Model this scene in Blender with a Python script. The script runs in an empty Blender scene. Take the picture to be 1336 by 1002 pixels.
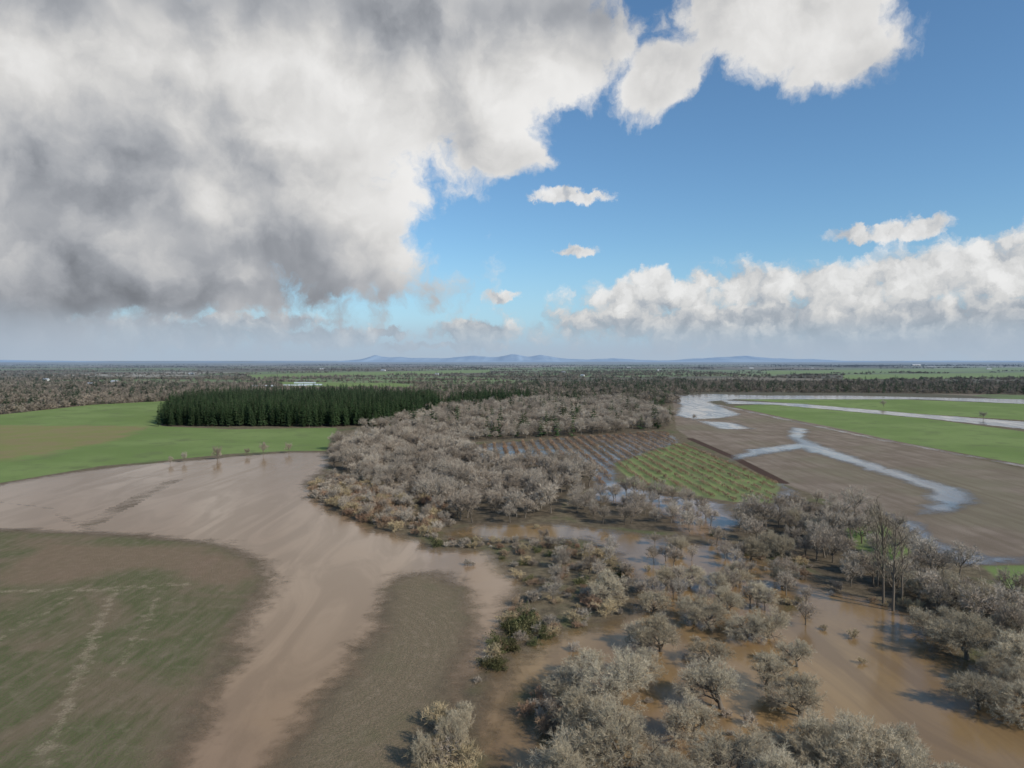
import bpy, math, random
import numpy as np
random.seed(7); rng=np.random.default_rng(7)
scene=bpy.context.scene
H=60.0; FP=919.0; TH=math.atan(31/919)
cT,sT=math.cos(TH),math.sin(TH)
# ---- survey: picture bearings -> ground coordinates in metres
def ray(u,v):
    a=u-668.0; b=501.0-v
    return np.array([a,b*sT+FP*cT,b*cT-FP*sT])
def G(u,v):
    d=ray(u,v); t=H/-d[2]; return (d[0]*t,d[1]*t)
def GP(l): return np.array([G(u,v) for u,v in l])
def AE(u,v):
    d=ray(u,v); d=d/np.linalg.norm(d)
    return math.degrees(math.atan2(d[0],d[1]))/10, math.degrees(math.asin(d[2]))/10

def sdf(P,poly):
    d2=np.full(len(P),1e18); ins=np.zeros(len(P),bool)
    for i in range(len(poly)):
        a=poly[i-1]; b=poly[i]; e=b-a; w=P-a
        t=np.clip((w@e)/(e@e+1e-12),0,1); q=w-t[:,None]*e
        d2=np.minimum(d2,(q**2).sum(1))
        dy=b[1]-a[1]
        if abs(dy)<1e-9: continue
        c=((a[1]<=P[:,1])!=(b[1]<=P[:,1]))
        xi=a[0]+(P[:,1]-a[1])/dy*(b[0]-a[0])
        ins^=c&(P[:,0]<xi)
    return np.where(ins,1,-1)*np.sqrt(d2)
def union(P,polys):
    r=sdf(P,polys[0])
    for p in polys[1:]: r=np.maximum(r,sdf(P,p))
    return r
def polyline(P,pts,w):
    d2=np.full(len(P),1e18)
    for a,b in zip(pts[:-1],pts[1:]):
        e=b-a; q=P-a; t=np.clip((q@e)/(e@e),0,1); q=q-t[:,None]*e
        d2=np.minimum(d2,(q**2).sum(1))
    return w-np.sqrt(d2)

# ================= layout =================
g_left=GP([(-500,560),(0,541),(120,528),(240,522),(235,535),(205,545),(210,556),(300,560),(440,558),(425,588),(380,588),(300,592),(200,602),(130,608),(0,630),(-500,700)])
g_yel=GP([(-400,562),(0,555),(190,556),(150,575),(0,602),(-400,650)])
g_orch=GP([(800,605),(870,580),(885,578),(1020,630),(1010,657),(960,655),(830,634)])
g_r1=GP([(955,530),(1010,526),(1200,545),(1336,563),(1600,590),(1600,650),(1336,606),(1150,572)])
g_r2=GP([(930,519),(1100,518),(1336,527),(1600,538),(1600,572),(1336,548),(1200,540),(1050,527)])
g_r3=GP([(1280,738),(1600,730),(1600,800),(1320,768)])
g_f1=GP([(320,489),(480,485),(640,482.5),(640,486),(480,490),(330,494)])
g_f2=GP([(1000,484),(1400,478),(1400,483),(1000,488)])
g_f3=GP([(1100,489),(1400,485),(1400,493),(1100,495)])
g_f4=GP([(350,498),(520,500),(560,507),(380,507)])
g_mid=GP([(1100,690),(1150,680),(1190,720),(1150,745),(1120,715)])
soilR=GP([(878,524),(940,528),(1100,560),(1336,612),(1600,660),(1600,735),(1285,737),(1230,727),(1180,697),(1100,660),(1020,630),(905,575),(882,560)])
orchB=GP([(606,582),(740,571),(868,563),(885,578),(800,604),(800,628),(775,640),(775,615),(700,606),(640,602)])
fieldL=GP([(-700,690),(0,692),(100,695),(200,702),(290,712),(335,735),(345,760),(320,800),(280,880),(240,960),(190,1100),(-1200,1200)])
bar=GP([(520,752),(560,747),(600,768),(616,800),(614,840),(590,880),(566,920),(545,1002),(520,1200),(300,1200),(385,975),(430,910),(470,865),(500,820),(508,780)])
L1=GP([(555,700),(650,704),(760,705),(800,725),(835,770),(825,800),(780,812),(700,835),(655,868),(632,892),(612,893),(640,860),(658,830),(662,795),(695,772),(668,745),(640,720),(560,714)])
W1=GP([(-700,690),(-500,700),(0,632),(60,622),(130,611),(200,604),(260,600),(320,594),(380,590),(425,590),(432,606),(418,620),(405,632),(412,648),(440,668),(500,692),(555,706),(610,714),(650,716),(690,765),(665,785),(662,820),(650,850),(628,880),(615,905),(625,960),(640,1200),(150,1200),(240,960),(280,880),(320,800),(345,760),(335,735),(290,712),(200,702),(100,695),(0,692)])
W2=GP([(555,690),(640,684),(740,684),(800,692),(870,703),(960,712),(1030,735),(1090,772),(1180,795),(1290,845),(1336,858),(1700,930),(1700,1250),(560,1250),(615,905),(628,890),(662,830),(700,780),(600,712),(562,700)])
W3=GP([(600,582),(740,570),(870,562),(885,577),(800,604),(800,628),(860,645),(940,655),(970,680),(945,712),(890,695),(850,662),(770,652),(775,615),(700,606),(640,604)])
W4=GP([(846,516),(930,514),(1000,516),(1100,516),(1336,521),(1600,530),(1600,536),(1336,527),(1200,521),(1050,521),(960,521),(925,524),(968,541),(940,546),(905,547),(880,542),(888,528)])
W5=GP([(940,522),(1050,527),(1200,540),(1336,550),(1600,570),(1600,580),(1336,560),(1200,545),(1010,528),(950,527)])
W6=GP([(1033,557),(1057,560),(1052,572),(1075,582),(1130,600),(1200,622),(1262,640),(1280,655),(1240,668),(1190,672),(1215,655),(1205,640),(1160,622),(1090,600),(1050,588),(1028,570)])
W7=GP([(950,602),(975,586),(1050,577),(1065,583),(1000,592)])
W8=[GP([(925,526),(1150,574),(1336,608),(1600,652)])]
W9=GP([(1150,668),(1200,682),(1230,708),(1290,726),(1336,727),(1600,722),(1600,735),(1336,736),(1260,736),(1200,714)])
W10=GP([(905,548),(960,552),(985,560),(940,560)])
W11=GP([(1020,632),(1040,640),(1030,660),(1000,668),(950,662),(960,656),(1010,657)])
spit=GP([(405,632),(430,622),(520,640),(590,672),(600,690),(555,700),(500,690),(440,666),(410,648)])
isles=[GP([(686,910),(720,890),(745,920),(740,965),(705,960),(680,935)]),GP([(1020,782),(1048,782),(1052,793),(1025,794)]),
       GP([(930,690),(1000,700),(1040,735),(1000,735),(950,712)]),GP([(1220,830),(1300,850),(1336,870),(1250,866)]),
       GP([(540,960),(600,930),(622,960),(615,1060),(530,1060)])]
wp=dict(
 grove=GP([(430,606),(440,584),(520,562),(560,556),(600,578),(640,604),(700,606),(765,612),(775,632),(735,650),(725,672),(650,686),(590,682),(560,662),(520,645),(470,630)]),
 back=GP([(470,560),(560,538),(640,530),(700,524),(830,526),(880,545),(868,560),(800,566),(700,572),(615,576),(540,562)]),
 forest=GP([(560,512),(700,500),(860,502),(860,512),(885,522),(870,530),(700,526),(580,533)]),
 lforest=GP([(255,512),(330,507),(480,508),(575,510),(565,524),(430,520),(300,522)]),
 conifer=GP([(205,556),(440,557),(500,555),(575,537),(560,526),(430,522),(300,524),(228,533)]),
 firs2=GP([(575,532),(610,522),(690,520),(690,526),(640,531),(590,537)]),
 leftline=GP([(-500,560),(0,537),(60,526),(200,514),(260,514),(240,522),(120,528),(0,541),(-500,568)]),
 midstrip=GP([(755,650),(870,640),(935,682),(920,698),(850,690),(770,684),(735,668)]),
 rgrove=GP([(950,695),(1000,672),(1060,655),(1100,668),(1180,702),(1240,745),(1300,772),(1500,830),(1500,890),(1290,843),(1200,790),(1100,770),(1060,735),(1000,712)]),
 rfar=GP([(740,500),(900,500),(1000,505),(1336,506),(1600,509),(1600,520),(1336,515),(1000,511),(880,512),(740,508)]),
)

# ================= node helpers =================
class NT:
    def __init__(s,nt): s.nt=nt; nt.nodes.clear()
    def n(s,t,**k):
        x=s.nt.nodes.new(t)
        for a,b in k.items(): setattr(x,a,b)
        return x
    def l(s,a,b): s.nt.links.new(a,b)
    def put(s,sock,v):
        if v is None: return
        if isinstance(v,bpy.types.NodeSocket): s.l(v,sock)
        else: sock.default_value=v
    def m(s,op,a,b=None,c=None,clamp=False):
        x=s.n('ShaderNodeMath',operation=op,use_clamp=clamp); s.put(x.inputs[0],a); s.put(x.inputs[1],b); s.put(x.inputs[2],c); return x.outputs[0]
    def vm(s,op,a,b=None):
        x=s.n('ShaderNodeVectorMath',operation=op); s.put(x.inputs[0],a)
        if op=='SCALE': s.put(x.inputs['Scale'],b)
        else: s.put(x.inputs[1],b)
        return x.outputs['Value'] if op in('LENGTH','DOT_PRODUCT','DISTANCE') else x.outputs[0]
    def mix(s,f,a,b,bt='MIX'):
        x=s.n('ShaderNodeMix',data_type='RGBA',blend_type=bt)
        s.put(x.inputs[0],f)
        for i,v in((6,a),(7,b)):
            if isinstance(v,(tuple,list)) and len(v)==3: v=(*v,1)
            s.put(x.inputs[i],v)
        return x.outputs[2]
    def noise(s,vec,scale,detail=4,rough=.55,dist=0,out=0,**k):
        x=s.n('ShaderNodeTexNoise',noise_dimensions='2D',**k); s.put(x.inputs['Vector'],vec)
        x.inputs['Scale'].default_value=scale; x.inputs['Detail'].default_value=detail
        x.inputs['Roughness'].default_value=rough; x.inputs['Distortion'].default_value=dist
        return x.outputs[out]
    def mr(s,v,a,b,c=0.,d=1.,smooth=True):
        x=s.n('ShaderNodeMapRange',interpolation_type='SMOOTHSTEP' if smooth else 'LINEAR')
        s.put(x.inputs[0],v); s.put(x.inputs[1],a); s.put(x.inputs[2],b); s.put(x.inputs[3],c); s.put(x.inputs[4],d); return x.outputs[0]
    def attr(s,name): 
        x=s.n('ShaderNodeAttribute',attribute_name=name); return x.outputs['Fac']
def new_mat(name):
    m=bpy.data.materials.new(name); m.use_nodes=True; return m,NT(m.node_tree)

# ================= mesh helper =================
def mesh_np(name,V,quads=None,tris=None,mq=None,mt=None,smooth=False):
    me=bpy.data.meshes.new(name); V=np.asarray(V,np.float32)
    q=np.zeros((0,4),int) if quads is None or len(quads)==0 else np.asarray(quads)
    t=np.zeros((0,3),int) if tris is None or len(tris)==0 else np.asarray(tris)
    me.vertices.add(len(V)); me.vertices.foreach_set('co',V.ravel())
    nl=q.size+t.size; me.loops.add(nl)
    me.loops.foreach_set('vertex_index',np.concatenate([q.ravel(),t.ravel()]).astype(np.int32))
    me.polygons.add(len(q)+len(t))
    ls=np.concatenate([np.arange(len(q))*4,q.size+np.arange(len(t))*3]).astype(np.int32)
    me.polygons.foreach_set('loop_start',ls)
    if mq is not None or mt is not None:
        mi=np.concatenate([np.full(len(q),0) if mq is None else np.broadcast_to(mq,len(q)),np.full(len(t),0) if mt is None else np.broadcast_to(mt,len(t))]).astype(np.int32)
        me.polygons.foreach_set('material_index',mi)
    if smooth: me.polygons.foreach_set('use_smooth',np.ones(len(q)+len(t),bool))
    me.update(calc_edges=True); me.validate()
    return me
def add(name,me,loc=(0,0,0),mats=None):
    o=bpy.data.objects.new(name,me); scene.collection.objects.link(o); o.location=loc
    if mats:
        for m in mats: me.materials.append(m)
    return o

# ================= ground & water sheets =================
fa=np.radians(np.linspace(-50,50,440)); ba=np.radians(np.linspace(54,306,50))
ang=np.concatenate([fa,ba]); NA=len(ang)
rad=np.concatenate([[1,30,60],np.geomspace(75,70000,560)]); NR=len(rad)
R,A=np.meshgrid(rad,ang,indexing='ij')
X=(R*np.sin(A)).ravel(); Y=(R*np.cos(A)).ravel(); P=np.stack([X,Y],1)
ii,jj=np.meshgrid(np.arange(NR-1),np.arange(NA),indexing='ij')
j2=(jj+1)%NA
Q=np.stack([ii*NA+jj,(ii+1)*NA+jj,(ii+1)*NA+j2,ii*NA+j2],-1).reshape(-1,4)[:,::-1]
water=union(P,[W1,W2,W3,W4,W5,W6,W7,W9,W10,W11])
water=np.maximum(water,polyline(P,W8[0],2.6))
land=union(P,[bar,L1,spit]+isles)
water=np.minimum(water,-land)
ob=sdf(P,orchB); water=np.where(ob>0,np.minimum(water,np.clip(2.0-ob*.02,.8,9)),water)
# shallow, half drowned wheel tracks running out of the left field
for pl,wd in (([(228,627),(190,645),(120,682),(50,715)],5),([(215,632),(165,655),(95,690)],1.5),([(0,655),(60,662),(110,690)],2)):
    q=polyline(P,GP(pl),wd); water=np.where(q>0,np.minimum(water,5.2-q*.3),water)
gz=np.where(water>0,-0.05-np.clip(water*.05,0,.5),-0.05)
V=np.stack([X,Y,gz],1)
gme=mesh_np('ground',V,Q,smooth=True)
def setattr_f(me,name,arr):
    a=me.attributes.new(name,'FLOAT','POINT'); a.data.foreach_set('value',np.clip(arr,-500,500).astype(np.float32))
setattr_f(gme,'wet',water)
setattr_f(gme,'green',union(P,[g_left,g_r1,g_r2,g_r3,g_f1,g_f2,g_f3,g_f4,g_mid]))
setattr_f(gme,'yel',sdf(P,g_yel))
setattr_f(gme,'orch',sdf(P,g_orch))
setattr_f(gme,'soil',np.maximum(sdf(P,soilR),ob))
setattr_f(gme,'fieldl',sdf(P,fieldL))
setattr_f(gme,'mud',union(P,[GP([(60,705),(290,715),(340,745),(300,770),(200,740),(90,760),(0,765),(0,745)]),GP([(200,1002),(250,900),(330,770),(350,760),(260,1002)])]))
setattr_f(gme,'bar',sdf(P,bar))
setattr_f(gme,'wood',union(P,list(wp.values())))
tr=[GP([(45,1060),(70,960),(98,895),(118,840),(140,790),(152,765)]),GP([(-60,862),(-10,838),(45,808),(98,778)]),GP([(-40,772),(80,770),(180,766),(240,762)]),GP([(150,880),(190,810),(205,780)])]
tk=polyline(P,tr[0],.55)
tk=np.maximum(tk,polyline(P,tr[1],.5)); tk=np.maximum(tk,polyline(P,tr[2],.9)); tk=np.maximum(tk,polyline(P,tr[3],.1))
setattr_f(gme,'track',tk)
dk=polyline(P,GP([(900,572),(960,598),(1022,630)]),3.0)
setattr_f(gme,'bank',dk)
keep=(water.reshape(-1)>-14)
fk=keep[Q].any(1)
used=np.unique(Q[fk]); remap=-np.ones(len(V),int); remap[used]=np.arange(len(used))
WV=V[used].copy(); WV[:,2]=0.0
wme=mesh_np('flood_water',WV,remap[Q[fk]],smooth=True)
setattr_f(wme,'depth',water[used])
setattr_f(wme,'ochre',sdf(P[used],W2))
setattr_f(wme,'fieldwater',union(P[used],[W4,W5,W6,W7,W9,W10,orchB]))

m,t=new_mat('ground_mat')
geo=t.n('ShaderNodeNewGeometry').outputs['Position']
n_fine=t.noise(geo,2.2,5,.7); n_1=t.noise(geo,.35,5,.65); n_10=t.noise(geo,.05,5,.6); n_50=t.noise(geo,.012,4,.55)
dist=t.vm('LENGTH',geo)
def edge(name,amp,soft,nz=n_10):
    v=t.m('MULTIPLY_ADD',t.m('SUBTRACT',nz,.5),amp,t.attr(name))
    return t.mr(v,-soft,soft)
base=t.mix(t.mr(n_1,.35,.65),(.12,.095,.06),(.21,.165,.10))
base=t.mix(t.mr(n_10,.5,.68),base,(.12,.13,.055))
base=t.mix(t.mr(n_fine,.52,.78),base,(.30,.245,.16))
vo=t.n('ShaderNodeTexVoronoi',distance='CHEBYCHEV',voronoi_dimensions='2D'); mp=t.n('ShaderNodeMapping'); t.l(geo,mp.inputs[0]); mp.inputs['Rotation'].default_value=(0,0,.25); mp.inputs['Scale'].default_value=(1/620,1/900,0)
t.l(mp.outputs[0],vo.inputs['Vector']); vo.inputs['Scale'].default_value=1
cr=t.n('ShaderNodeValToRGB'); t.l(vo.outputs['Color'],cr.inputs[0]); cr.color_ramp.interpolation='CONSTANT'
el=cr.color_ramp.elements; cols=[(0,(.13,.12,.08)),(.22,(.17,.22,.095)),(.38,(.23,.19,.135)),(.54,(.14,.13,.085)),(.66,(.20,.255,.11)),(.77,(.37,.34,.27)),(.87,(.17,.155,.10))]
el[0].position=0; el[0].color=(*cols[0][1],1); el[1].position=cols[1][0]; el[1].color=(*cols[1][1],1)
for p_,c_ in cols[2:]:
    e=el.new(p_); e.color=(*c_,1)
far=t.mix(t.mr(n_50,.45,.72,0,.8),cr.outputs[0],(.145,.12,.09))
base=t.mix(t.mr(dist,900,1150),base,far)
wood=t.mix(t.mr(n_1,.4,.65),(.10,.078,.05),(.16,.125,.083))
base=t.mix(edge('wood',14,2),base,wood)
green=t.mix(t.mr(n_50,.35,.65),(.175,.245,.07),(.225,.295,.095))
green=t.mix(t.mr(n_10,.5,.75),green,(.165,.205,.075))
green=t.mix(t.m('MULTIPLY',t.mr(n_1,.4,.8),.4),green,(.19,.20,.09))
base=t.mix(edge('green',3,1.2),base,green)
yel=t.mix(t.mr(n_10,.35,.65),(.25,.24,.085),(.29,.225,.11))
base=t.mix(t.m('MULTIPLY',edge('yel',40,9),.85),base,yel)
ms=t.n('ShaderNodeMapping'); t.l(geo,ms.inputs[0]); ms.inputs['Rotation'].default_value=(0,0,math.radians(52)); ms.inputs['Scale'].default_value=(1,.08,1)
n_drill=t.noise(ms.outputs[0],.22,5,.65)
soil=t.mix(t.mr(n_10,.35,.65),(.235,.18,.13),(.30,.235,.175))
soil=t.mix(t.mr(n_50,.45,.65,0,.7),soil,(.23,.20,.125))
soil=t.mix(t.mr(n_drill,.4,.65,0,.5),soil,(.18,.135,.09))
base=t.mix(edge('soil',3,1),base,soil)
orc=t.mix(t.mr(n_10,.35,.65),(.24,.29,.10),(.215,.24,.10))
base=t.mix(edge('orch',3,1),base,orc)
base=t.mix(edge('bank',1.5,.6,n_1),base,(.085,.05,.035))
mc=t.n('ShaderNodeMapping'); t.l(geo,mc.inputs[0]); mc.inputs['Rotation'].default_value=(0,0,math.radians(-22)); mc.inputs['Scale'].default_value=(1,.16,1)
n_row=t.noise(mc.outputs[0],.55,5,.65)
crop=t.mix(t.mr(n_fine,.38,.62),(.17,.135,.08),(.13,.15,.055))
crop=t.mix(t.mr(t.noise(geo,.03,4,.6,1),.45,.68,0,.75),crop,(.23,.165,.105))
crop=t.mix(t.mr(n_row,.45,.7,0,.55),crop,(.24,.185,.12))
crop=t.mix(t.mr(n_row,.5,.28,0,.45),crop,(.095,.11,.04))
crop=t.mix(t.m('MULTIPLY',t.mr(n_1,.5,.75),.45),crop,(.29,.23,.15))
crop=t.mix(t.m('MULTIPLY',edge('mud',22,6),.75),crop,t.mix(n_1,(.22,.14,.09),(.31,.22,.145)))
base=t.mix(edge('fieldl',8,3),base,crop)
trk=t.m('MULTIPLY',t.mr(t.m('MULTIPLY_ADD',t.m('SUBTRACT',n_1,.5),7.,t.attr('track')),-.9,.9),t.mr(n_fine,.3,.65))
base=t.mix(t.m('MULTIPLY',trk,.65),base,(.42,.335,.22))
w3=t.n('ShaderNodeTexWave',wave_type='RINGS',rings_direction='Z'); m3=t.n('ShaderNodeMapping'); t.l(geo,m3.inputs[0]); cb=G(300,860); m3.inputs['Location'].default_value=(-cb[0],-cb[1],0); t.l(m3.outputs[0],w3.inputs[0]); w3.inputs['Scale'].default_value=.16; w3.inputs['Distortion'].default_value=4; w3.inputs['Detail'].default_value=3; w3.inputs['Detail Scale'].default_value=.3
barc=t.mix(t.mr(n_fine,.38,.62),(.28,.205,.13),(.19,.155,.09))
barc=t.mix(t.mr(n_1,.5,.75,0,.6),barc,(.33,.25,.165))
barc=t.mix(t.mr(n_10,.5,.7,0,.5),barc,(.17,.155,.08))
barc=t.mix(t.m('MULTIPLY',w3.outputs['Fac'],.22),barc,(.16,.115,.07))
base=t.mix(edge('bar',8,3),base,barc)
wet=t.mr(t.attr('wet'),-6,1)
base=t.mix(t.m('MULTIPLY',wet,.35),base,(.16,.115,.075))
base=t.mix(t.mr(dist,1300,12000,0,.88,False),base,(.27,.325,.385))  # aerial haze painted into the ground colour, stronger with distance
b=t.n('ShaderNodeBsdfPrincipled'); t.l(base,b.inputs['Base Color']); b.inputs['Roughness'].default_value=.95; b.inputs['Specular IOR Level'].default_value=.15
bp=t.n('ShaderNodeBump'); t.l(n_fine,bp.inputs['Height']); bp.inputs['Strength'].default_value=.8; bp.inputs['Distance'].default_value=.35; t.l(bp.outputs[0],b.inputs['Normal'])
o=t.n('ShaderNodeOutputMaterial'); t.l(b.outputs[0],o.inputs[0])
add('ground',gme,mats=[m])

m,t=new_mat('muddy_water_mat')
geo=t.n('ShaderNodeNewGeometry').outputs['Position']
n1=t.noise(geo,.4,5,.65); n10=t.noise(geo,.06,5,.65,.5); n50=t.noise(geo,.016,4,.55,2.0)
mf=t.n('ShaderNodeMapping'); t.l(geo,mf.inputs[0]); mf.inputs['Rotation'].default_value=(0,0,math.radians(-18)); mf.inputs['Scale'].default_value=(1,.22,1)
n_flow=t.noise(mf.outputs[0],.07,5,.6,1.2)
d=t.m('MULTIPLY_ADD',t.m('SUBTRACT',n10,.5),14.,t.attr('depth'))
d=t.m('MULTIPLY_ADD',t.m('SUBTRACT',n1,.5),6.,d)
alpha=t.mr(d,-2.6,6.5)
col=t.mix(t.mr(n_flow,.35,.65),(.345,.225,.13),(.285,.185,.105))
och=t.mr(t.m('MULTIPLY_ADD',t.m('SUBTRACT',n50,.5),10.,t.attr('ochre')),-4,6)
col=t.mix(och,col,t.mix(t.mr(n_flow,.35,.65),(.30,.19,.085),(.23,.145,.068)))
fw=t.mr(t.attr('fieldwater'),-4,1)
col=t.mix(fw,col,(.22,.18,.145))
b=t.n('ShaderNodeBsdfPrincipled'); t.l(col,b.inputs['Base Color']); b.inputs['IOR'].default_value=1.33
t.l(t.mr(n_flow,.35,.65,.06,.2),b.inputs['Roughness'])
b.inputs['Specular IOR Level'].default_value=.5
rp=t.noise(geo,1.3,4,.6)
bp=t.n('ShaderNodeBump'); t.l(rp,bp.inputs['Height']); bp.inputs['Distance'].default_value=.12; t.l(t.mr(n10,.35,.65,.05,.2),bp.inputs['Strength']); t.l(bp.outputs[0],b.inputs['Normal'])
tp=t.n('ShaderNodeBsdfTransparent'); mx=t.n('ShaderNodeMixShader'); t.l(alpha,mx.inputs[0]); t.l(tp.outputs[0],mx.inputs[1]); t.l(b.outputs[0],mx.inputs[2])
o=t.n('ShaderNodeOutputMaterial'); t.l(mx.outputs[0],o.inputs[0])
add('flood_water',wme,mats=[m])

# ================= plant materials =================
def plant(name,c1,c2,var=.35):
    m,t=new_mat(name)
    oi=t.n('ShaderNodeObjectInfo'); g=t.n('ShaderNodeNewGeometry').outputs['Position']
    c=t.mix(oi.outputs['Random'],c1,c2)
    f=t.m('MULTIPLY_ADD',t.m('FRACT',t.m('MULTIPLY',oi.outputs['Random'],7.31)),var*2,1-var)
    x=t.vm('SCALE',c,f)
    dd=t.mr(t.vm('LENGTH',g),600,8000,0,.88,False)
    x=t.mix(dd,x,(.22,.275,.335))  # far plants tinted blue-grey: distance haze mixed into their colour
    b=t.n('ShaderNodeBsdfDiffuse'); t.l(x,b.inputs['Color'])
    o=t.n('ShaderNodeOutputMaterial'); t.l(b.outputs[0],o.inputs[0]); return m
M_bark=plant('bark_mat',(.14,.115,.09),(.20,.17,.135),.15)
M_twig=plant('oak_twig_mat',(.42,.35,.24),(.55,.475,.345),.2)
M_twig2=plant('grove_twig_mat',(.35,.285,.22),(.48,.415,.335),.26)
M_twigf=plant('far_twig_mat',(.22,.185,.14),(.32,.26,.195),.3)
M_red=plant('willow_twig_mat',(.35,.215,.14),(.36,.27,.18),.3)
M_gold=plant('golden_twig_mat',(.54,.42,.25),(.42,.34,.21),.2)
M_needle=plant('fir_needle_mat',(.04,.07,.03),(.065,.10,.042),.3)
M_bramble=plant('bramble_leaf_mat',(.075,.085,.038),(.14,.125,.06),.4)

# ================= trees =================
def nrm(v): return v/(np.linalg.norm(v)+1e-9)
def grow(seed,h,lens,kids,angs,rad0,nseg,sides,trop,twigs,tl,tw,twspread=.9,trunk_wob=.12,t0=.35,upmix=.25):
    r=np.random.default_rng(seed); verts=[];quads=[];terms=[];mx=len(kids)
    def tube(p0,p1,r0,r1,n):
        d=nrm(p1-p0); a=nrm(np.cross(d,[.3,.5,.81])); b=np.cross(d,a); k=len(verts)
        for pp,rr in((p0,r0),(p1,r1)):
            for i in range(n):
                th=2*math.pi*i/n; verts.append(pp+(a*math.cos(th)+b*math.sin(th))*rr)
        for i in range(n): quads.append((k+i,k+(i+1)%n,k+n+(i+1)%n,k+n+i))
    def br(p,d,L,rr,lv):
        pts=[p];ds=[d];n=nseg[lv]
        for i in range(n):
            d=nrm(d+r.normal(0,trunk_wob if lv==0 else .2,3)+np.array([0,0,trop[lv]]))
            p2=p+d*L/n; ra=rr*(1-.62*i/n); rb=rr*(1-.62*(i+1)/n)
            tube(p,p2,ra,rb,sides[lv]); p=p2; pts.append(p); ds.append(d)
            if lv>=mx-1 : terms.append((pts[-2],p))
        if lv<mx:
            K=kids[lv]; ph=r.uniform(0,6.28)
            for c in range(K):
                tt=t0 if lv==0 else .3
                s=tt+(1-tt)*(c+r.uniform(.2,1))/K; s=min(s,.999)*n; i=int(s); f=s-i
                q=pts[i]*(1-f)+pts[i+1]*f; dd=ds[i+1]
                a=nrm(np.cross(dd,[.2,.4,.9])); b=np.cross(dd,a); ph+=2.4+r.normal(0,.4)
                an=math.radians(angs[lv]*r.uniform(.7,1.25))
                nd=nrm(dd*math.cos(an)+(a*math.cos(ph)+b*math.sin(ph))*math.sin(an)+np.array([0,0,upmix*.4]))
                sc=r.uniform(.75,1.15)*(1-.35*(s/n if lv else .3))
                br(q,nd,lens[lv+1]*h*sc,rr*.5*(1-.3*s/n),lv+1)
    br(np.array([0,0,-.2]),np.array([0,0,1.]),lens[0]*h,rad0,0)
    T=np.array(terms); N=len(T)*twigs
    k=np.repeat(np.arange(len(T)),twigs); f=r.random((N,1)); base=T[k,0]*(1-f)+T[k,1]*f
    bd=T[k,1]-T[k,0]; bd/=np.linalg.norm(bd,axis=1,keepdims=True)
    ctr=np.array([0,0,.45*h]); out=base-ctr; out/=np.linalg.norm(out,axis=1,keepdims=True)
    d=bd*.6+out*.45+r.normal(0,twspread,(N,3))*.8+[0,0,upmix]; d/=np.linalg.norm(d,axis=1,keepdims=True)
    L=r.uniform(.5,1.3,(N,1))*tl; s=np.cross(d,r.normal(0,1,(N,3))); s/=np.linalg.norm(s,axis=1,keepdims=True)+1e-9
    w=s*tw*r.uniform(.6,1.3,(N,1))*.5
    tip=base+d*L
    TV=np.stack([base-w,base+w,tip],1).reshape(-1,3)
    nv=len(verts); V=np.concatenate([np.array(verts),TV]); tri=nv+np.arange(3*N).reshape(-1,3)
    return V,np.array(quads),tri
def tree_mesh(name,mats,**k):
    V,q,tr_=grow(**k); me=mesh_np(name,V,q,tr_,0,1)
    for mm in mats: me.materials.append(mm)
    return me
oak=[tree_mesh('oak_%d'%i,[M_bark,M_twig],seed=10+i,h=14,lens=[.30,.42,.27,.17,.1],kids=[9,6,5,4],angs=[62,48,45,45],rad0=.55,nseg=[3,4,3,2,2],sides=[6,4,3,3,3],trop=[.1,.05,.04,.03,0],twigs=7,tl=.8,tw=.04,t0=.25) for i in range(5)]
mid=[tree_mesh('grove_tree_%d'%i,[M_bark,M_twig2],seed=30+i,h=13,lens=[.42,.36,.22,.13],kids=[9,5,4],angs=[46,42,42],rad0=.3,nseg=[3,2,2,1],sides=[4,3,3,3],trop=[.1,.12,.08,.04],twigs=8,tl=1.1,tw=.09,upmix=.3) for i in range(4)]
farb=[tree_mesh('far_tree_%d'%i,[M_bark,M_twigf],seed=50+i,h=13,lens=[.4,.36,.2],kids=[8,4],angs=[58,50],rad0=.3,nseg=[1,1,1],sides=[3,3,3],trop=[.1,.08,.05],twigs=8,tl=2.0,tw=.6,upmix=.0,t0=.15) for i in range(3)]
cotton=[tree_mesh('cottonwood_%d'%i,[M_bark,M_twig],seed=70+i,h=24,lens=[.93,.2,.1,.05],kids=[22,5,4],angs=[38,35,38],rad0=.35,nseg=[8,3,2,2],sides=[6,4,3,3],trop=[.1,.2,.12,.05],twigs=2,tl=.7,tw=.04,trunk_wob=.03,t0=.25,upmix=.5) for i in range(3)]
def shrub_mesh(name,mats,seed,h=3,stems=12,tw=.055,twigs=7,tl=.6):
    r=np.random.default_rng(seed); Vs=[];Qs=[];Ts=[];off=0
    for s in range(stems):
        V,q,tri=grow(seed=seed*100+s,h=h*r.uniform(.6,1.05),lens=[.6,.35,.2],kids=[4,3],angs=[35,38],rad0=.04,nseg=[2,1,1],sides=[3,3,3],trop=[.02,.1,.05],twigs=twigs,tl=tl,tw=tw,trunk_wob=.3)
        a=r.uniform(0,6.28); tilt=r.uniform(.0,.7); R3=np.array([[math.cos(tilt),0,math.sin(tilt)],[0,1,0],[-math.sin(tilt),0,math.cos(tilt)]]); Rz=np.array([[math.cos(a),-math.sin(a),0],[math.sin(a),math.cos(a),0],[0,0,1]])
        V=V@(Rz@R3).T+np.array([math.cos(a),math.sin(a),0])*r.uniform(0,.9)
        Vs.append(V);Qs.append(q+off);Ts.append(tri+off);off+=len(V)
    me=mesh_np(name,np.concatenate(Vs),np.concatenate(Qs),np.concatenate(Ts),0,1)
    for mm in mats: me.materials.append(mm)
    return me
sh_red=[shrub_mesh('shrub_red_%d'%i,[M_bark,M_red],90+i) for i in range(2)]
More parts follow.
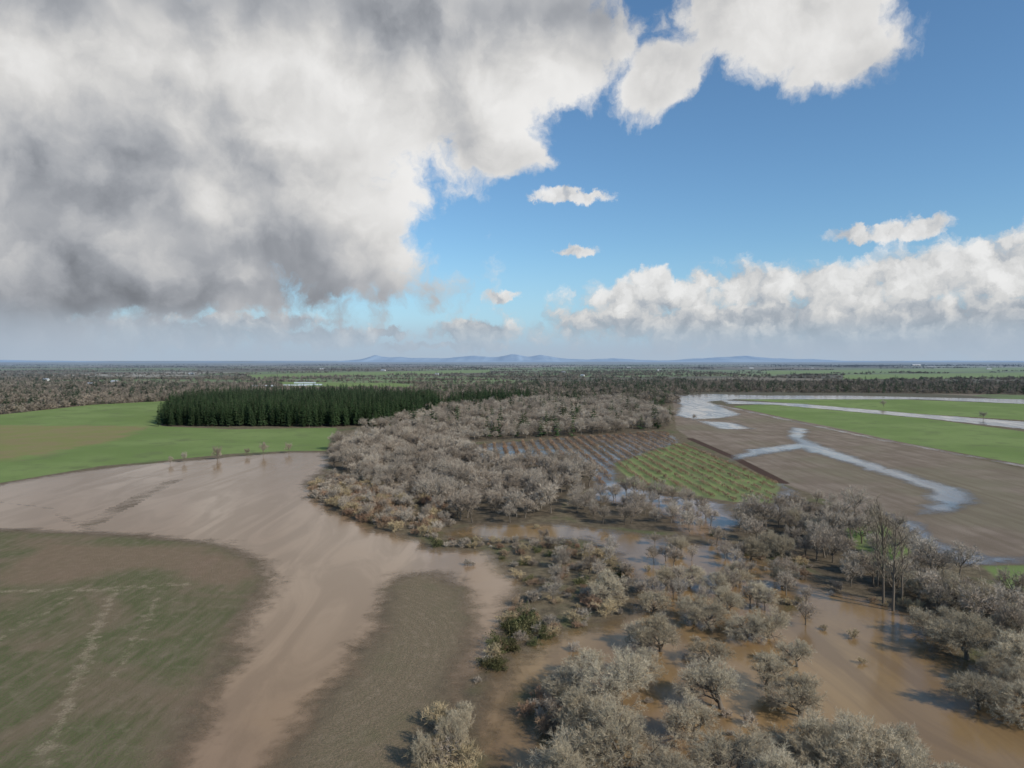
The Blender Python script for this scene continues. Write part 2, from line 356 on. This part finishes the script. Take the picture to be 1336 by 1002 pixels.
sh_gold=[shrub_mesh('shrub_gold_%d'%i,[M_bark,M_gold],95+i,h=3.2) for i in range(2)]
sh_brown=[shrub_mesh('shrub_brown_%d'%i,[M_bark,M_twig2],98+i) for i in range(2)]
def leafy(name,mat,seed,n=900,rx=2.2,hz=1.6):
    r=np.random.default_rng(seed); c=r.normal(0,1,(26,3))*[rx*.5,rx*.5,hz*.3]+[0,0,hz*.45]; k=r.integers(0,26,n)
    p=c[k]+r.normal(0,.38,(n,3)); p[:,2]=np.abs(p[:,2]); a=r.normal(0,.16,(n,3)); b2=r.normal(0,.16,(n,3))
    V=np.stack([p,p+a,p+b2],1).reshape(-1,3); me=mesh_np(name,V,None,np.arange(3*n).reshape(-1,3)); me.materials.append(mat); return me
bram=[leafy('bramble_%d'%i,M_bramble,110+i) for i in range(2)]
orchard_tree=[shrub_mesh('orchard_tree_%d'%i,[M_bark,M_red],120+i,h=2.3,stems=4,tw=.09,twigs=5,tl=.5) for i in range(2)]
def fir(name,seed,h=27,layers=22,per=8):
    r=np.random.default_rng(seed); V=[];T=[];Qd=[]
    for i in range(6):
        th=i*math.pi/3; V.append((.35*math.cos(th),.35*math.sin(th),-.2))
    for i in range(6):
        th=i*math.pi/3; V.append((.03*math.cos(th),.03*math.sin(th),h))
    Qd=[(i,(i+1)%6,6+(i+1)%6,6+i) for i in range(6)]
    for L in range(layers):
        f=L/layers; z=h*(.1+.89*f); R=(4.9*(1-f)**.75+.3)
        for b in range(per):
            a=r.uniform(0,6.28); rr=R*r.uniform(.65,1.12); dr=np.array([math.cos(a),math.sin(a),0]); sd=np.array([-dr[1],dr[0],0])
            zz=z+r.normal(0,.3)
            for s in range(3):
                q0=dr*rr*(s*.28)+np.array([0,0,zz-.12*rr*(s*.3)]); w=(.95-.2*s)*rr*.34+.15
                for sg in(-1,1):
                    k=len(V); V+= [q0,q0+dr*rr*.42+np.array([0,0,-.1*rr+r.normal(0,.12)]),q0+sd*sg*w+dr*rr*.25+np.array([0,0,-.22*w+r.normal(0,.2)])]
                    T.append((k,k+1,k+2))
    me=mesh_np(name,np.array([np.asarray(v,float) for v in V]),Qd,T,0,1); me.materials.append(M_bark); me.materials.append(M_needle); return me
firs=[fir('fir_%d'%i,130+i) for i in range(3)]
firs_far=[fir('fir_far_%d'%i,140+i,h=17,layers=9,per=6) for i in range(2)]

# ================= instancing =================
def proto(name,meshes):
    c=bpy.data.collections.new(name)
    for i,me in enumerate(meshes):
        c.objects.link(bpy.data.objects.new('%s_%02d'%(name,i),me))
    return c
def gn(coll):
    ng=bpy.data.node_groups.new('scatter_'+coll.name,'GeometryNodeTree')
    ng.interface.new_socket('Geometry',in_out='INPUT',socket_type='NodeSocketGeometry'); ng.interface.new_socket('Geometry',in_out='OUTPUT',socket_type='NodeSocketGeometry')
    N=ng.nodes.new; L=ng.links.new
    gi=N('NodeGroupInput'); go=N('NodeGroupOutput'); ip=N('GeometryNodeInstanceOnPoints'); ci=N('GeometryNodeCollectionInfo')
    ci.inputs['Collection'].default_value=coll; ci.inputs['Separate Children'].default_value=True; ci.inputs['Reset Children'].default_value=True
    def na(n,ty):
        x=N('GeometryNodeInputNamedAttribute'); x.data_type=ty; x.inputs['Name'].default_value=n; return [s for s in x.outputs if s.enabled and s.name=='Attribute'][0]
    L(gi.outputs[0],ip.inputs['Points']); L(ci.outputs[0],ip.inputs['Instance']); ip.inputs['Pick Instance'].default_value=True
    L(na('idx','INT'),ip.inputs['Instance Index'])
    e=N('FunctionNodeEulerToRotation'); L(na('rot','FLOAT_VECTOR'),e.inputs[0]); L(e.outputs[0],ip.inputs['Rotation'])
    L(na('scl','FLOAT_VECTOR'),ip.inputs['Scale']); L(ip.outputs[0],go.inputs[0]); return ng
GNC={}
def lump(p,L,ph=0):
    x,y=p[:,0]/L,p[:,1]/L
    return (np.sin(x*1.7+ph+1.3*np.sin(y*1.1))+np.sin(y*1.9+ph*2+1.7*np.sin(x*.8+1))+.6*np.sin(x*4.1+y*3.3+ph))/2.6
def scatter_obj(name,pts,key,meshes,s0=.8,s1=1.2,weights=None,clump=0,gap=None,L=12,wide=1.0):
    if len(pts)==0: return
    if gap is not None: pts=pts[lump(pts,L,2)>gap]
    if key not in GNC: GNC[key]=gn(proto(key,meshes))
    n=len(pts); me=bpy.data.meshes.new(name); me.vertices.add(n)
    co=np.zeros((n,3),np.float32); co[:,:2]=pts; me.vertices.foreach_set('co',co.ravel())
    a=me.attributes.new('idx','INT','POINT'); a.data.foreach_set('value',rng.choice(len(meshes),n,p=weights).astype(np.int32))
    rr=np.zeros((n,3),np.float32); rr[:,2]=rng.uniform(0,6.28,n); rr[:,:2]=rng.normal(0,.04,(n,2))
    a=me.attributes.new('rot','FLOAT_VECTOR','POINT'); a.data.foreach_set('vector',rr.ravel())
    s=rng.uniform(s0,s1,n)*(1+clump*lump(pts,L*1.5,5)); sc=np.stack([s*wide*rng.uniform(.9,1.1,n),s*wide*rng.uniform(.9,1.1,n),s*rng.uniform(.85,1.15,n)],1).astype(np.float32)
    a=me.attributes.new('scl','FLOAT_VECTOR','POINT'); a.data.foreach_set('vector',sc.ravel())
    o=bpy.data.objects.new(name,me); scene.collection.objects.link(o)
    md=o.modifiers.new('scatter','NODES'); md.node_group=GNC[key]
    return o
def fill(poly,sp,jit=.45,keep=1.0):
    lo=poly.min(0);hi=poly.max(0)
    gx,gy=np.meshgrid(np.arange(lo[0],hi[0],sp),np.arange(lo[1],hi[1],sp)); p=np.stack([gx.ravel(),gy.ravel()],1)
    p=p+rng.uniform(-jit,jit,p.shape)*sp; p=p[rng.random(len(p))<keep]
    p=p[np.abs(p[:,0])<p[:,1]*1.1]
    return p[sdf(p,poly)>0]
scatter_obj('bare_grove',fill(wp['grove'],7),'grove',mid,.65,1.1,clump=.28,gap=-.45,L=10)
scatter_obj('bare_grove_behind',fill(wp['back'],8.5),'grovefir',mid+firs_far,.65,1.15,[.22,.22,.23,.23,.05,.05],clump=.25,gap=-.6,L=18)
scatter_obj('mixed_forest',fill(wp['forest'],12.5),'mixfar',farb+firs_far,.65,1.0,[.25,.25,.26,.12,.12],clump=.25,gap=-.6,L=30,wide=1.2)
scatter_obj('mixed_woodland',fill(wp['lforest'],13),'mixfar',farb+firs_far,.5,.85,[.27,.27,.26,.1,.1],clump=.25,gap=-.4,L=30,wide=1.2)
scatter_obj('fir_plantation',fill(wp['conifer'],6.4),'firs',firs,.62,.9,clump=.08,L=25)
scatter_obj('fir_clump',fill(wp['firs2'],8),'firs',firs,.5,.75,clump=.2)
scatter_obj('distant_hedgerow',fill(wp['leftline'],9,keep=.8),'farb',farb+[firs_far[0]],.7,1.05,[.3,.3,.3,.1],clump=.2,gap=-.6,L=25,wide=1.15)
scatter_obj('flooded_thicket',fill(wp['midstrip'],6.5,keep=.85),'grove',mid,.45,.85,clump=.3,gap=-.5,L=7)
scatter_obj('riverside_grove',fill(wp['rgrove'],7,keep=.9),'grove',mid,.5,.95,clump=.35,gap=-.4,L=7)
scatter_obj('distant_wood',fill(wp['rfar'],14,keep=.85),'darkfar',farb+firs_far,.6,.95,[.2,.2,.2,.2,.2],clump=.2,L=40,wide=1.2)
wts=[.15,.13,.2,.2,.14,.08,.05,.05]
scatter_obj('willow_thicket',fill(spit,3.6,keep=.85),'redmix',sh_red+sh_brown+sh_gold,.7,1.7,[.24,.2,.2,.16,.12,.08],clump=.3,L=6)
scatter_obj('riverside_thicket',fill(spit,8,keep=.7),'grove',mid,.35,.65)
scatter_obj('marsh_shrubs',fill(L1,3.9,keep=.75),'marsh',sh_red+sh_brown+sh_gold+bram,.4,1.25,wts,clump=.3,gap=-.3,L=5)
scatter_obj('marsh_trees',fill(GP([(700,705),(800,715),(835,770),(780,812),(700,835),(720,770)]),8,keep=.75),'grove',mid,.35,.6)
scatter_obj('bramble_patch',fill(GP([(640,840),(690,800),(720,830),(655,870),(618,893)]),2.4,keep=.7),'bram',bram,.6,1.2,gap=-.4,L=4)
scatter_obj('grove_edge_shrubs',fill(GP([(930,695),(1000,712),(1060,735),(1100,772),(1200,792),(1290,845),(1400,870),(1400,900),(1280,862),(1190,806),(1080,782),(1030,742),(930,715)]),4,keep=.55),'marsh',sh_red+sh_brown+sh_gold+bram,.4,1.1,wts)
scatter_obj('island_shrubs',fill(isles[0],2.8),'redmix',sh_red+sh_brown+sh_gold,.7,1.4,[.4,.3,.1,.1,.05,.05])
scatter_obj('bank_shrubs',fill(isles[4],3.2,keep=.8),'goldmix',sh_gold+sh_brown,.8,1.7,[.4,.3,.15,.15])
scatter_obj('flooded_shrubs',np.array([G(*p) for p in [(1075,822),(1112,832),(1125,866),(1035,790),(1045,788),(1028,789),(610,738),(618,738),(1000,745),(980,742),(700,690),(1190,770),(845,745)]]),'goldmix',sh_gold+sh_brown,.5,.9,[.2,.2,.3,.3])
mscat=GP([(850,700),(960,712),(1060,760),(1050,825),(960,840),(890,815),(835,770)])
scatter_obj('flooded_young_trees',fill(mscat,7.5,keep=.85),'grove',mid,.4,.7,clump=.2,gap=-.15,L=6)
scatter_obj('flooded_undergrowth',fill(GP([(740,850),(860,820),(1000,850),(1060,930),(1160,1000),(1200,1100),(700,1100),(700,960)]),4.5,keep=.4),'redmix',sh_red+sh_brown+sh_gold,.4,.9,[.25,.2,.2,.2,.1,.05],gap=.1,L=6)

a0=np.array(G(740,575)); a1=np.array(G(812,640)); dr=(a1-a0)/np.linalg.norm(a1-a0); pr=np.array([-dr[1],dr[0]])
S,T_=np.meshgrid(np.arange(-400,400,3.0),np.arange(-300,300,7.0)); pp=a0+S.reshape(-1,1)*dr+T_.reshape(-1,1)*pr; pp=pp+rng.normal(0,.2,pp.shape)
k=(sdf(pp,g_orch)>1)|(sdf(pp,orchB)>1)
scatter_obj('orchard_rows',pp[k&(rng.random(len(pp))<.93)],'orch',orchard_tree,.7,1.1)

allp=[g_left,g_r1,g_r2,soilR,g_f1,g_f2,g_f3,g_f4]+list(wp.values())
pts=[]
for i in range(520):
    y=950*math.exp(rng.uniform(0,2.35)); x=rng.uniform(-.95,.95)*y
    L=rng.uniform(80,600)*(1+y/4500); a=rng.normal(0,.15) if rng.random()<.75 else rng.uniform(-1.5,1.5)
    w=rng.choice([6,8,16,40,110]); sp=11+y/380
    n=int(L*w/sp/sp)+int(L/sp)
    n=min(n,170)
    s=rng.uniform(-.5,.5,n)*L; ww=rng.normal(0,.3,n)*w
    pts.append(np.stack([x+s*math.cos(a)-ww*math.sin(a),y+s*math.sin(a)+ww*math.cos(a)],1))
pts=np.concatenate(pts); pts=pts[(union(pts,allp)<5)&(np.abs(pts[:,0])<pts[:,1]*1.05)]
wtr=GP([(846,516),(1600,505),(1600,560),(880,545)])
pts=pts[sdf(pts,wtr)<0]
pts=pts[(pts[:,1]>960)]
scatter_obj('distant_tree_belts',pts,'mixfar',farb+firs_far,.45,.9,[.27,.27,.26,.1,.1],wide=1.3)

def place(name,me,u,v,s,zs=1.0):
    x,y=G(u,v); o=bpy.data.objects.new(name,me); scene.collection.objects.link(o); o.location=(x,y,-.1); o.rotation_euler=(0,0,random.uniform(0,6.28)); o.scale=(s,s,s*zs); return o
oaks=[(800,925,1.1),(812,1015,1.1),(862,850,.8),(942,925,.95),(975,835,.72),(1003,832,.75),(955,1040,1.0),(1045,935,.82),(1058,1005,.9),(1150,1050,1.1),(1120,1010,.8),
(1277,925,.72),(1262,860,1.05),(1325,880,1.0),(900,765,.68),(790,785,.75),(745,1030,.85),(768,890,.7),(890,725,.6),(925,820,.68),(1240,800,.85),(1345,945,.75),(1020,765,.6),
(980,730,.75),(1005,722,.8),(1020,728,.65),(1070,705,.9),(1040,690,.85),(890,1050,.85),(1230,1060,.7),(725,1060,.8),(935,775,.65),(760,960,.8),(1010,1060,.9),(835,890,.7),(1200,780,.75),(1290,800,.85),(1180,1010,.7),
(910,965,.75),(1015,1010,.8),(1090,985,.75),(780,975,.9),(742,915,.65),(1000,895,.75),(925,868,.65),(838,845,.6),(905,810,.65),(950,800,.7),(988,790,.7),(852,800,.6),(1310,840,.9),(1230,770,.7),(1170,762,.7),(1125,750,.7),(1222,832,.8),(1302,895,.6),(1085,1040,.9),(1040,870,.55),(870,765,.6),(960,765,.65),(1330,920,.7)]
for i,(u,v,s) in enumerate(oaks): place('oak_tree',oak[i%5],u,v,s,random.uniform(.8,.98))
for i,(u,v,s) in enumerate([(1152,790,1.0),(1165,797,.93),(1177,788,.8),(1145,765,.75)]): place('cottonwood_tree',cotton[i%3],u,v,s)
for i,(u,v,s) in enumerate([(240,603,.45),(284,600,.62),(286,599,.4),(322,595,.4),(343,594,.6),(377,591,.5),(222,606,.35)]): place('bare_tree',mid[i%4],u,v,s,1.4)
for i,(u,v,s) in enumerate([(1153,531,.9),(1283,547,.8),(905,548,.6)]): place('bare_tree',mid[i%4],u,v,s)
for i,(u,v,s) in enumerate([(590,985,.4),(555,1000,.35),(605,960,.35)]): place('alder_tree',oak[i%4],u,v,s,1.5)

# ================= hills =================
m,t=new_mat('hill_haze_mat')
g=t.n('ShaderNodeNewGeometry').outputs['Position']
c=t.mix(t.mr(t.noise(g,.0006,4),.4,.6),(.30,.40,.52),(.33,.43,.54))  # haze of the far hills is put straight into their base colour
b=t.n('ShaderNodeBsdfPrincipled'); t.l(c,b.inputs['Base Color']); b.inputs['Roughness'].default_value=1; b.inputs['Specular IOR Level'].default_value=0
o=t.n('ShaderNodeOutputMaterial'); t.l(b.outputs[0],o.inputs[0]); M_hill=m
def hill(name,y,prof,dep=3500):
    n=220; us=np.linspace(prof[0][0],prof[-1][0],n); hs=np.interp(us,[p[0] for p in prof],[p[1] for p in prof])
    r=np.random.default_rng(int(y)); nz=sum(np.interp(np.arange(n),np.linspace(0,n,k),r.normal(0,1,k))*60/k for k in(14,30,60)); 
    hh=np.clip(hs+nz*.25*(hs>0.5),0,None)*y/FP
    x=(us-668)/FP*y; rows=[]
    for j,(f,dy) in enumerate([(0,-dep),(.5,-dep*.45),(1,0),(.5,dep*.5),(0,dep)]):
        rows.append(np.stack([x,np.full(n,y+dy)+ (r.normal(0,150,n) if j in(1,3) else 0),hh*f*(1 if j==2 else r.uniform(.8,1.1,n))-(5 if f==0 else 0)],1))
    V=np.concatenate(rows); q=[(j*n+i,j*n+i+1,(j+1)*n+i+1,(j+1)*n+i) for j in range(4) for i in range(n-1)]
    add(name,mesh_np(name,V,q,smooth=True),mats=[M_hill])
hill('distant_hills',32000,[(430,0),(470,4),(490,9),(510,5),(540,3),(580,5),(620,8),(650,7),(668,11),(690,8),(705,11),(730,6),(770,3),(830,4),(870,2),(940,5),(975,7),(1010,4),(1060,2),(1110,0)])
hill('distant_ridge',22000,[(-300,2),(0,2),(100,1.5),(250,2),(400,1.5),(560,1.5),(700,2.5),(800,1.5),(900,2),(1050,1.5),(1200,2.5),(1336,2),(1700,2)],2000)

# ================= farm buildings =================
def simple(name,c,r=.8):
    m,t=new_mat(name); g=t.n('ShaderNodeNewGeometry').outputs['Position']
    x=t.mix(t.mr(t.noise(g,.8,4),.3,.7),tuple(v*.88 for v in c),c); b=t.n('ShaderNodeBsdfPrincipled'); t.l(x,b.inputs['Base Color']); b.inputs['Roughness'].default_value=r
    o=t.n('ShaderNodeOutputMaterial'); t.l(b.outputs[0],o.inputs[0]); return m
M_wall=simple('painted_wall_mat',(.55,.54,.52)); M_roof=simple('metal_roof_mat',(.40,.42,.45),.5); M_win=simple('window_glass_mat',(.05,.06,.08),.1); M_gh=simple('greenhouse_film_mat',(.5,.55,.55),.5)
def building(name,u,v,w,dp,h,rot,gh=False):
    x,y=G(u,v); e=bpy.data.objects.new(name,None); scene.collection.objects.link(e); e.location=(x,y,-.05); e.rotation_euler=(0,0,rot)
    def part(nm,V,Fc,mat):
        me=bpy.data.meshes.new(nm); me.from_pydata(V,[],Fc); me.materials.append(mat); o=bpy.data.objects.new(nm,me); scene.collection.objects.link(o); o.parent=e
    a,b_=w/2,dp/2
    if gh:
        V=[];F=[];n=9
        for s in(-a,a):
            for i in range(n):
                th=math.pi*i/(n-1); V.append((s,-b_*math.cos(th),h*math.sin(th)))
        F=[(i,i+1,n+i+1,n+i) for i in range(n-1)]+[tuple(range(n)),tuple(range(2*n-1,n-1,-1))]
        part('film_tunnel',V,F,M_gh); part('door',[(a+.05,-1.5,0),(a+.05,1.5,0),(a+.05,1.5,2.5),(a+.05,-1.5,2.5)],[(0,1,2,3)],M_win); return
    rh=h+dp*.3
    part('walls',[(-a,-b_,0),(a,-b_,0),(a,b_,0),(-a,b_,0),(-a,-b_,h),(a,-b_,h),(a,b_,h),(-a,b_,h),(-a,0,rh),(a,0,rh)],[(0,1,5,4),(2,3,7,6),(1,2,6,9,5),(3,0,4,8,7)],M_wall)
    A,B=a+.6,b_+.6; k=.3*.6*2
    part('roof',[(-A,-B,h-k+.25),(A,-B,h-k+.25),(A,0,rh+.2),(-A,0,rh+.2),(-A,B,h-k+.25),(A,B,h-k+.25)],[(0,1,2,3),(3,2,5,4)],M_roof)
    V=[];F=[]
    for i in range(4):
        cx=-a+w*(i+.5)/4; kk=len(V); z0=0 if i==1 else .9; V+=[(cx-.7,-b_-.03,z0),(cx+.7,-b_-.03,z0),(cx+.7,-b_-.03,2.2),(cx-.7,-b_-.03,2.2)]; F.append((kk,kk+1,kk+2,kk+3))
    part('windows_and_door',V,F,M_win)
for u,v in [(345,504),(385,503.2),(405,502.5),(398,500)]: building('greenhouse',u,v,55,9,3,.1,True)
for u,v,w in [(150,500,18),(60,497,16),(735,487,20),(860,484,24),(1195,477,130),(980,481,30),(250,489,22),(500,484,26),(1215,479,60),(1290,482,30),(820,480,30),(420,482,26)]: building('farm_barn',u,v,w,9+w*.1,4+w*.04,random.uniform(-.4,.4))
for u,v in [(118,503),(760,491),(570,489),(1060,481)]: building('farm_house',u,v,14,9,4.5,random.uniform(-.5,.5))

# ================= light =================
SUN_AZ=math.radians(128)
SUN_EL=math.radians(33)
sd=np.array([math.sin(SUN_AZ)*math.cos(SUN_EL),math.cos(SUN_AZ)*math.cos(SUN_EL),math.sin(SUN_EL)])
from mathutils import Vector
sl=bpy.data.lights.new('sun','SUN'); sl.energy=3.5; sl.angle=math.radians(.8); sl.color=(1,.93,.82)
so=bpy.data.objects.new('sun',sl); scene.collection.objects.link(so); so.rotation_euler=Vector((-sd[0],-sd[1],-sd[2])).to_track_quat('-Z','Y').to_euler(); so.location=(100,-100,200)

w=bpy.data.worlds.new('World'); scene.world=w; w.use_nodes=True; t=NT(w.node_tree)
tc=t.n('ShaderNodeTexCoord').outputs['Generated']
sx=t.n('ShaderNodeSeparateXYZ'); t.l(tc,sx.inputs[0])
az=t.m('MULTIPLY',t.m('ARCTAN2',sx.outputs[0],sx.outputs[1]),5.7296); el_=t.m('MULTIPLY',t.m('ARCSINE',sx.outputs[2]),5.7296)
cx=t.n('ShaderNodeCombineXYZ'); t.l(az,cx.inputs[0]); t.l(el_,cx.inputs[1]); Pv=cx.outputs[0]
def warp(scale,amt,det=4,src=None,rough=.55):
    src=src or Pv
    nz=t.noise(src,scale,det,rough,out=1); return t.vm('ADD',src,t.vm('SCALE',t.vm('SUBTRACT',nz,(.5,.5,.5)),amt))
def ell(Pw,lst,k=.25):
    cur=None
    for (u,v,rx,ry,*r_) in lst:
        a,e=AE(u,v); mp=t.n('ShaderNodeMapping',vector_type='TEXTURE'); t.l(Pw,mp.inputs[0])
        mp.inputs['Location'].default_value=(a,e,0); mp.inputs['Rotation'].default_value=(0,0,math.radians(r_[0]) if r_ else 0)
        mp.inputs['Scale'].default_value=(rx*5.73/919,ry*5.73/919,1)
        L=t.vm('LENGTH',mp.outputs[0])
        cur=L if cur is None else t.m('SMOOTH_MIN',cur,L,k)
    return t.m('SUBTRACT',1.0,cur)
# ---- upper cloud mass
Pw=warp(1.1,.46,6,None,.62)
FU=ell(Pw,[(-150,180,420,290),(150,150,400,215),(330,270,215,120),(60,350,460,68),(480,330,60,55),(500,100,260,130),(690,60,150,105),(640,195,75,34,-10),(865,100,75,44,20),(1010,15,145,72),(1085,65,75,48)])
off=(.16,.13,0)
n0=t.noise(Pw,1.3,5,.5); n1=t.noise(t.vm('ADD',Pw,off),1.3,3,.5)
nb=t.noise(Pw,3.6,6,.6)
dens=t.m('MULTIPLY_ADD',t.m('SUBTRACT',n0,.5),1.6,t.m('MULTIPLY',t.m('MINIMUM',FU,.9),1.7))
dens=t.m('MULTIPLY_ADD',t.m('SUBTRACT',nb,.5),1.25,dens)
aU=t.mr(dens,-.12,.48)
lit=t.m('MULTIPLY',t.m('SUBTRACT',n0,n1),.75)
DK=ell(warp(1.2,.7,4),[(210,200,200,75),(400,0,520,50),(130,385,420,50),(-150,300,260,130),(760,20,60,30),(350,330,150,40)],.35)
dark=t.mr(DK,-1.0,.8)
WH=ell(warp(1.6,.5,4),[(60,125,90,45),(380,130,160,70),(510,260,90,70),(1020,40,130,50),(720,110,100,50),(300,250,60,30)],.3)
bU=t.m('SUBTRACT',t.m('ADD',.58,lit),t.m('MULTIPLY',dark,.29))
bU=t.m('MULTIPLY_ADD',t.mr(WH,-.8,.6),.26,bU)
edgeb=t.mr(dens,.9,.15,0,.12); bU=t.m('ADD',bU,edgeb)
bU=t.m('MULTIPLY_ADD',t.m('SUBTRACT',nb,.5),.32,bU)
low=t.mr(el_,AE(200,415)[1],AE(200,330)[1],.16,0)
bU=t.m('SUBTRACT',bU,low)
bU=t.mr(bU,-.14,1.08,.17,.86)
cU=t.mix(t.mr(bU,.2,.7),(.93,.99,1.10),(1.0,.99,.975))
colU=t.vm('SCALE',cU,bU)
# ---- small and low cumulus
Pw2=warp(4.5,.20,6,None,.68)
FH=ell(Pw2,[(748,257,62,10),(735,250,30,10),(748,328,40,8),(650,386,32,10),(1120,306,46,12),(1165,302,50,14),(1210,294,32,15),(860,388,150,30),(850,366,36,22),(920,372,40,18),(990,372,90,34),(1080,368,60,30),(1100,380,100,34),(1200,362,110,38),(1310,350,100,50),(1400,350,120,66),(1100,418,490,46),(620,434,85,19),(508,434,32,10),(530,452,40,8),(330,420,130,14),(420,440,100,17),(200,436,300,24),(0,430,250,34),(1200,448,420,18),(600,452,90,8)],.12)
def vor(v):
    x=t.n('ShaderNodeTexVoronoi',feature='F1',voronoi_dimensions='2D'); t.l(v,x.inputs['Vector']); x.inputs['Scale'].default_value=4.2; x.inputs['Detail'].default_value=2; x.inputs['Roughness'].default_value=.5; return x.outputs['Distance']
v0=vor(Pw2)
nh=t.noise(Pw2,4.2,6,.62); nh1=t.noise(t.vm('ADD',Pw2,(.06,.09,0)),4.2,3,.62)
dH=t.m('MULTIPLY_ADD',t.m('SUBTRACT',.42,v0),.6,t.m('MULTIPLY',t.m('MINIMUM',FH,.7),1.9))
dH=t.m('MULTIPLY_ADD',t.m('SUBTRACT',nh,.5),2.1,dH)
aH=t.mr(dH,-.15,.75)
hi=t.mr(el_,AE(668,438)[1],AE(668,372)[1])
bH=t.m('MULTIPLY_ADD',hi,.32,.51)
bH=t.m('MULTIPLY_ADD',t.m('SUBTRACT',nh,nh1),.6,bH)
bH=t.m('MULTIPLY_ADD',t.m('SUBTRACT',.42,v0),.35,bH)
bH=t.mr(bH,.15,1.0,.34,.86)
colH=t.vm('SCALE',t.mix(t.mr(bH,.3,.7),(.88,.98,1.12),(1,.99,.975)),bH)
sky=t.n('ShaderNodeTexSky',sky_type='NISHITA'); sky.sun_disc=False; sky.sun_elevation=SUN_EL; sky.sun_rotation=SUN_AZ; sky.air_density=1.0; sky.dust_density=.4; sky.ozone_density=2.0
tint=t.mix(1.0,sky.outputs[0],(.82,1.09,1.24),'MULTIPLY')
bs=t.n('ShaderNodeBackground'); t.l(tint,bs.inputs[0]); bs.inputs[1].default_value=.105
def bgmix(prev,col,fac):
    b=t.n('ShaderNodeBackground'); t.put(b.inputs[0],col); b.inputs[1].default_value=1; mx=t.n('ShaderNodeMixShader'); t.put(mx.inputs[0],fac); t.l(prev,mx.inputs[1]); t.l(b.outputs[0],mx.inputs[2]); return mx.outputs[0]
s=bs.outputs[0]
s=bgmix(s,(.36,.54,.77,1),t.mr(el_,-.2,.95,.85,0))
lowf=t.mr(el_,AE(668,462)[1],AE(668,415)[1],.6,1)
s=bgmix(s,colH,t.m('MULTIPLY',aH,t.m('MULTIPLY',lowf,.95)))
s=bgmix(s,colU,aU)
Hz=ell(warp(2.0,.3,3),[(0,440,560,46),(1150,455,520,22)],.2)
s=bgmix(s,(.40,.46,.53,1),t.m('MULTIPLY',t.mr(Hz,-.1,.8),.6))
s=bgmix(s,(.40,.48,.58,1),t.mr(el_,.0,.36,.85,0))
o=t.n('ShaderNodeOutputWorld'); t.l(s,o.inputs[0])

# ================= camera =================
cd=bpy.data.cameras.new('camera'); cd.sensor_width=36; cd.lens=36*FP/1336; cd.clip_end=120000; cd.clip_start=.5
co=bpy.data.objects.new('camera',cd); scene.collection.objects.link(co); co.location=(0,0,H); co.rotation_euler=(math.pi/2-TH,0,0); scene.camera=co
scene.view_settings.view_transform='Standard'; scene.view_settings.look='None'; scene.view_settings.exposure=0
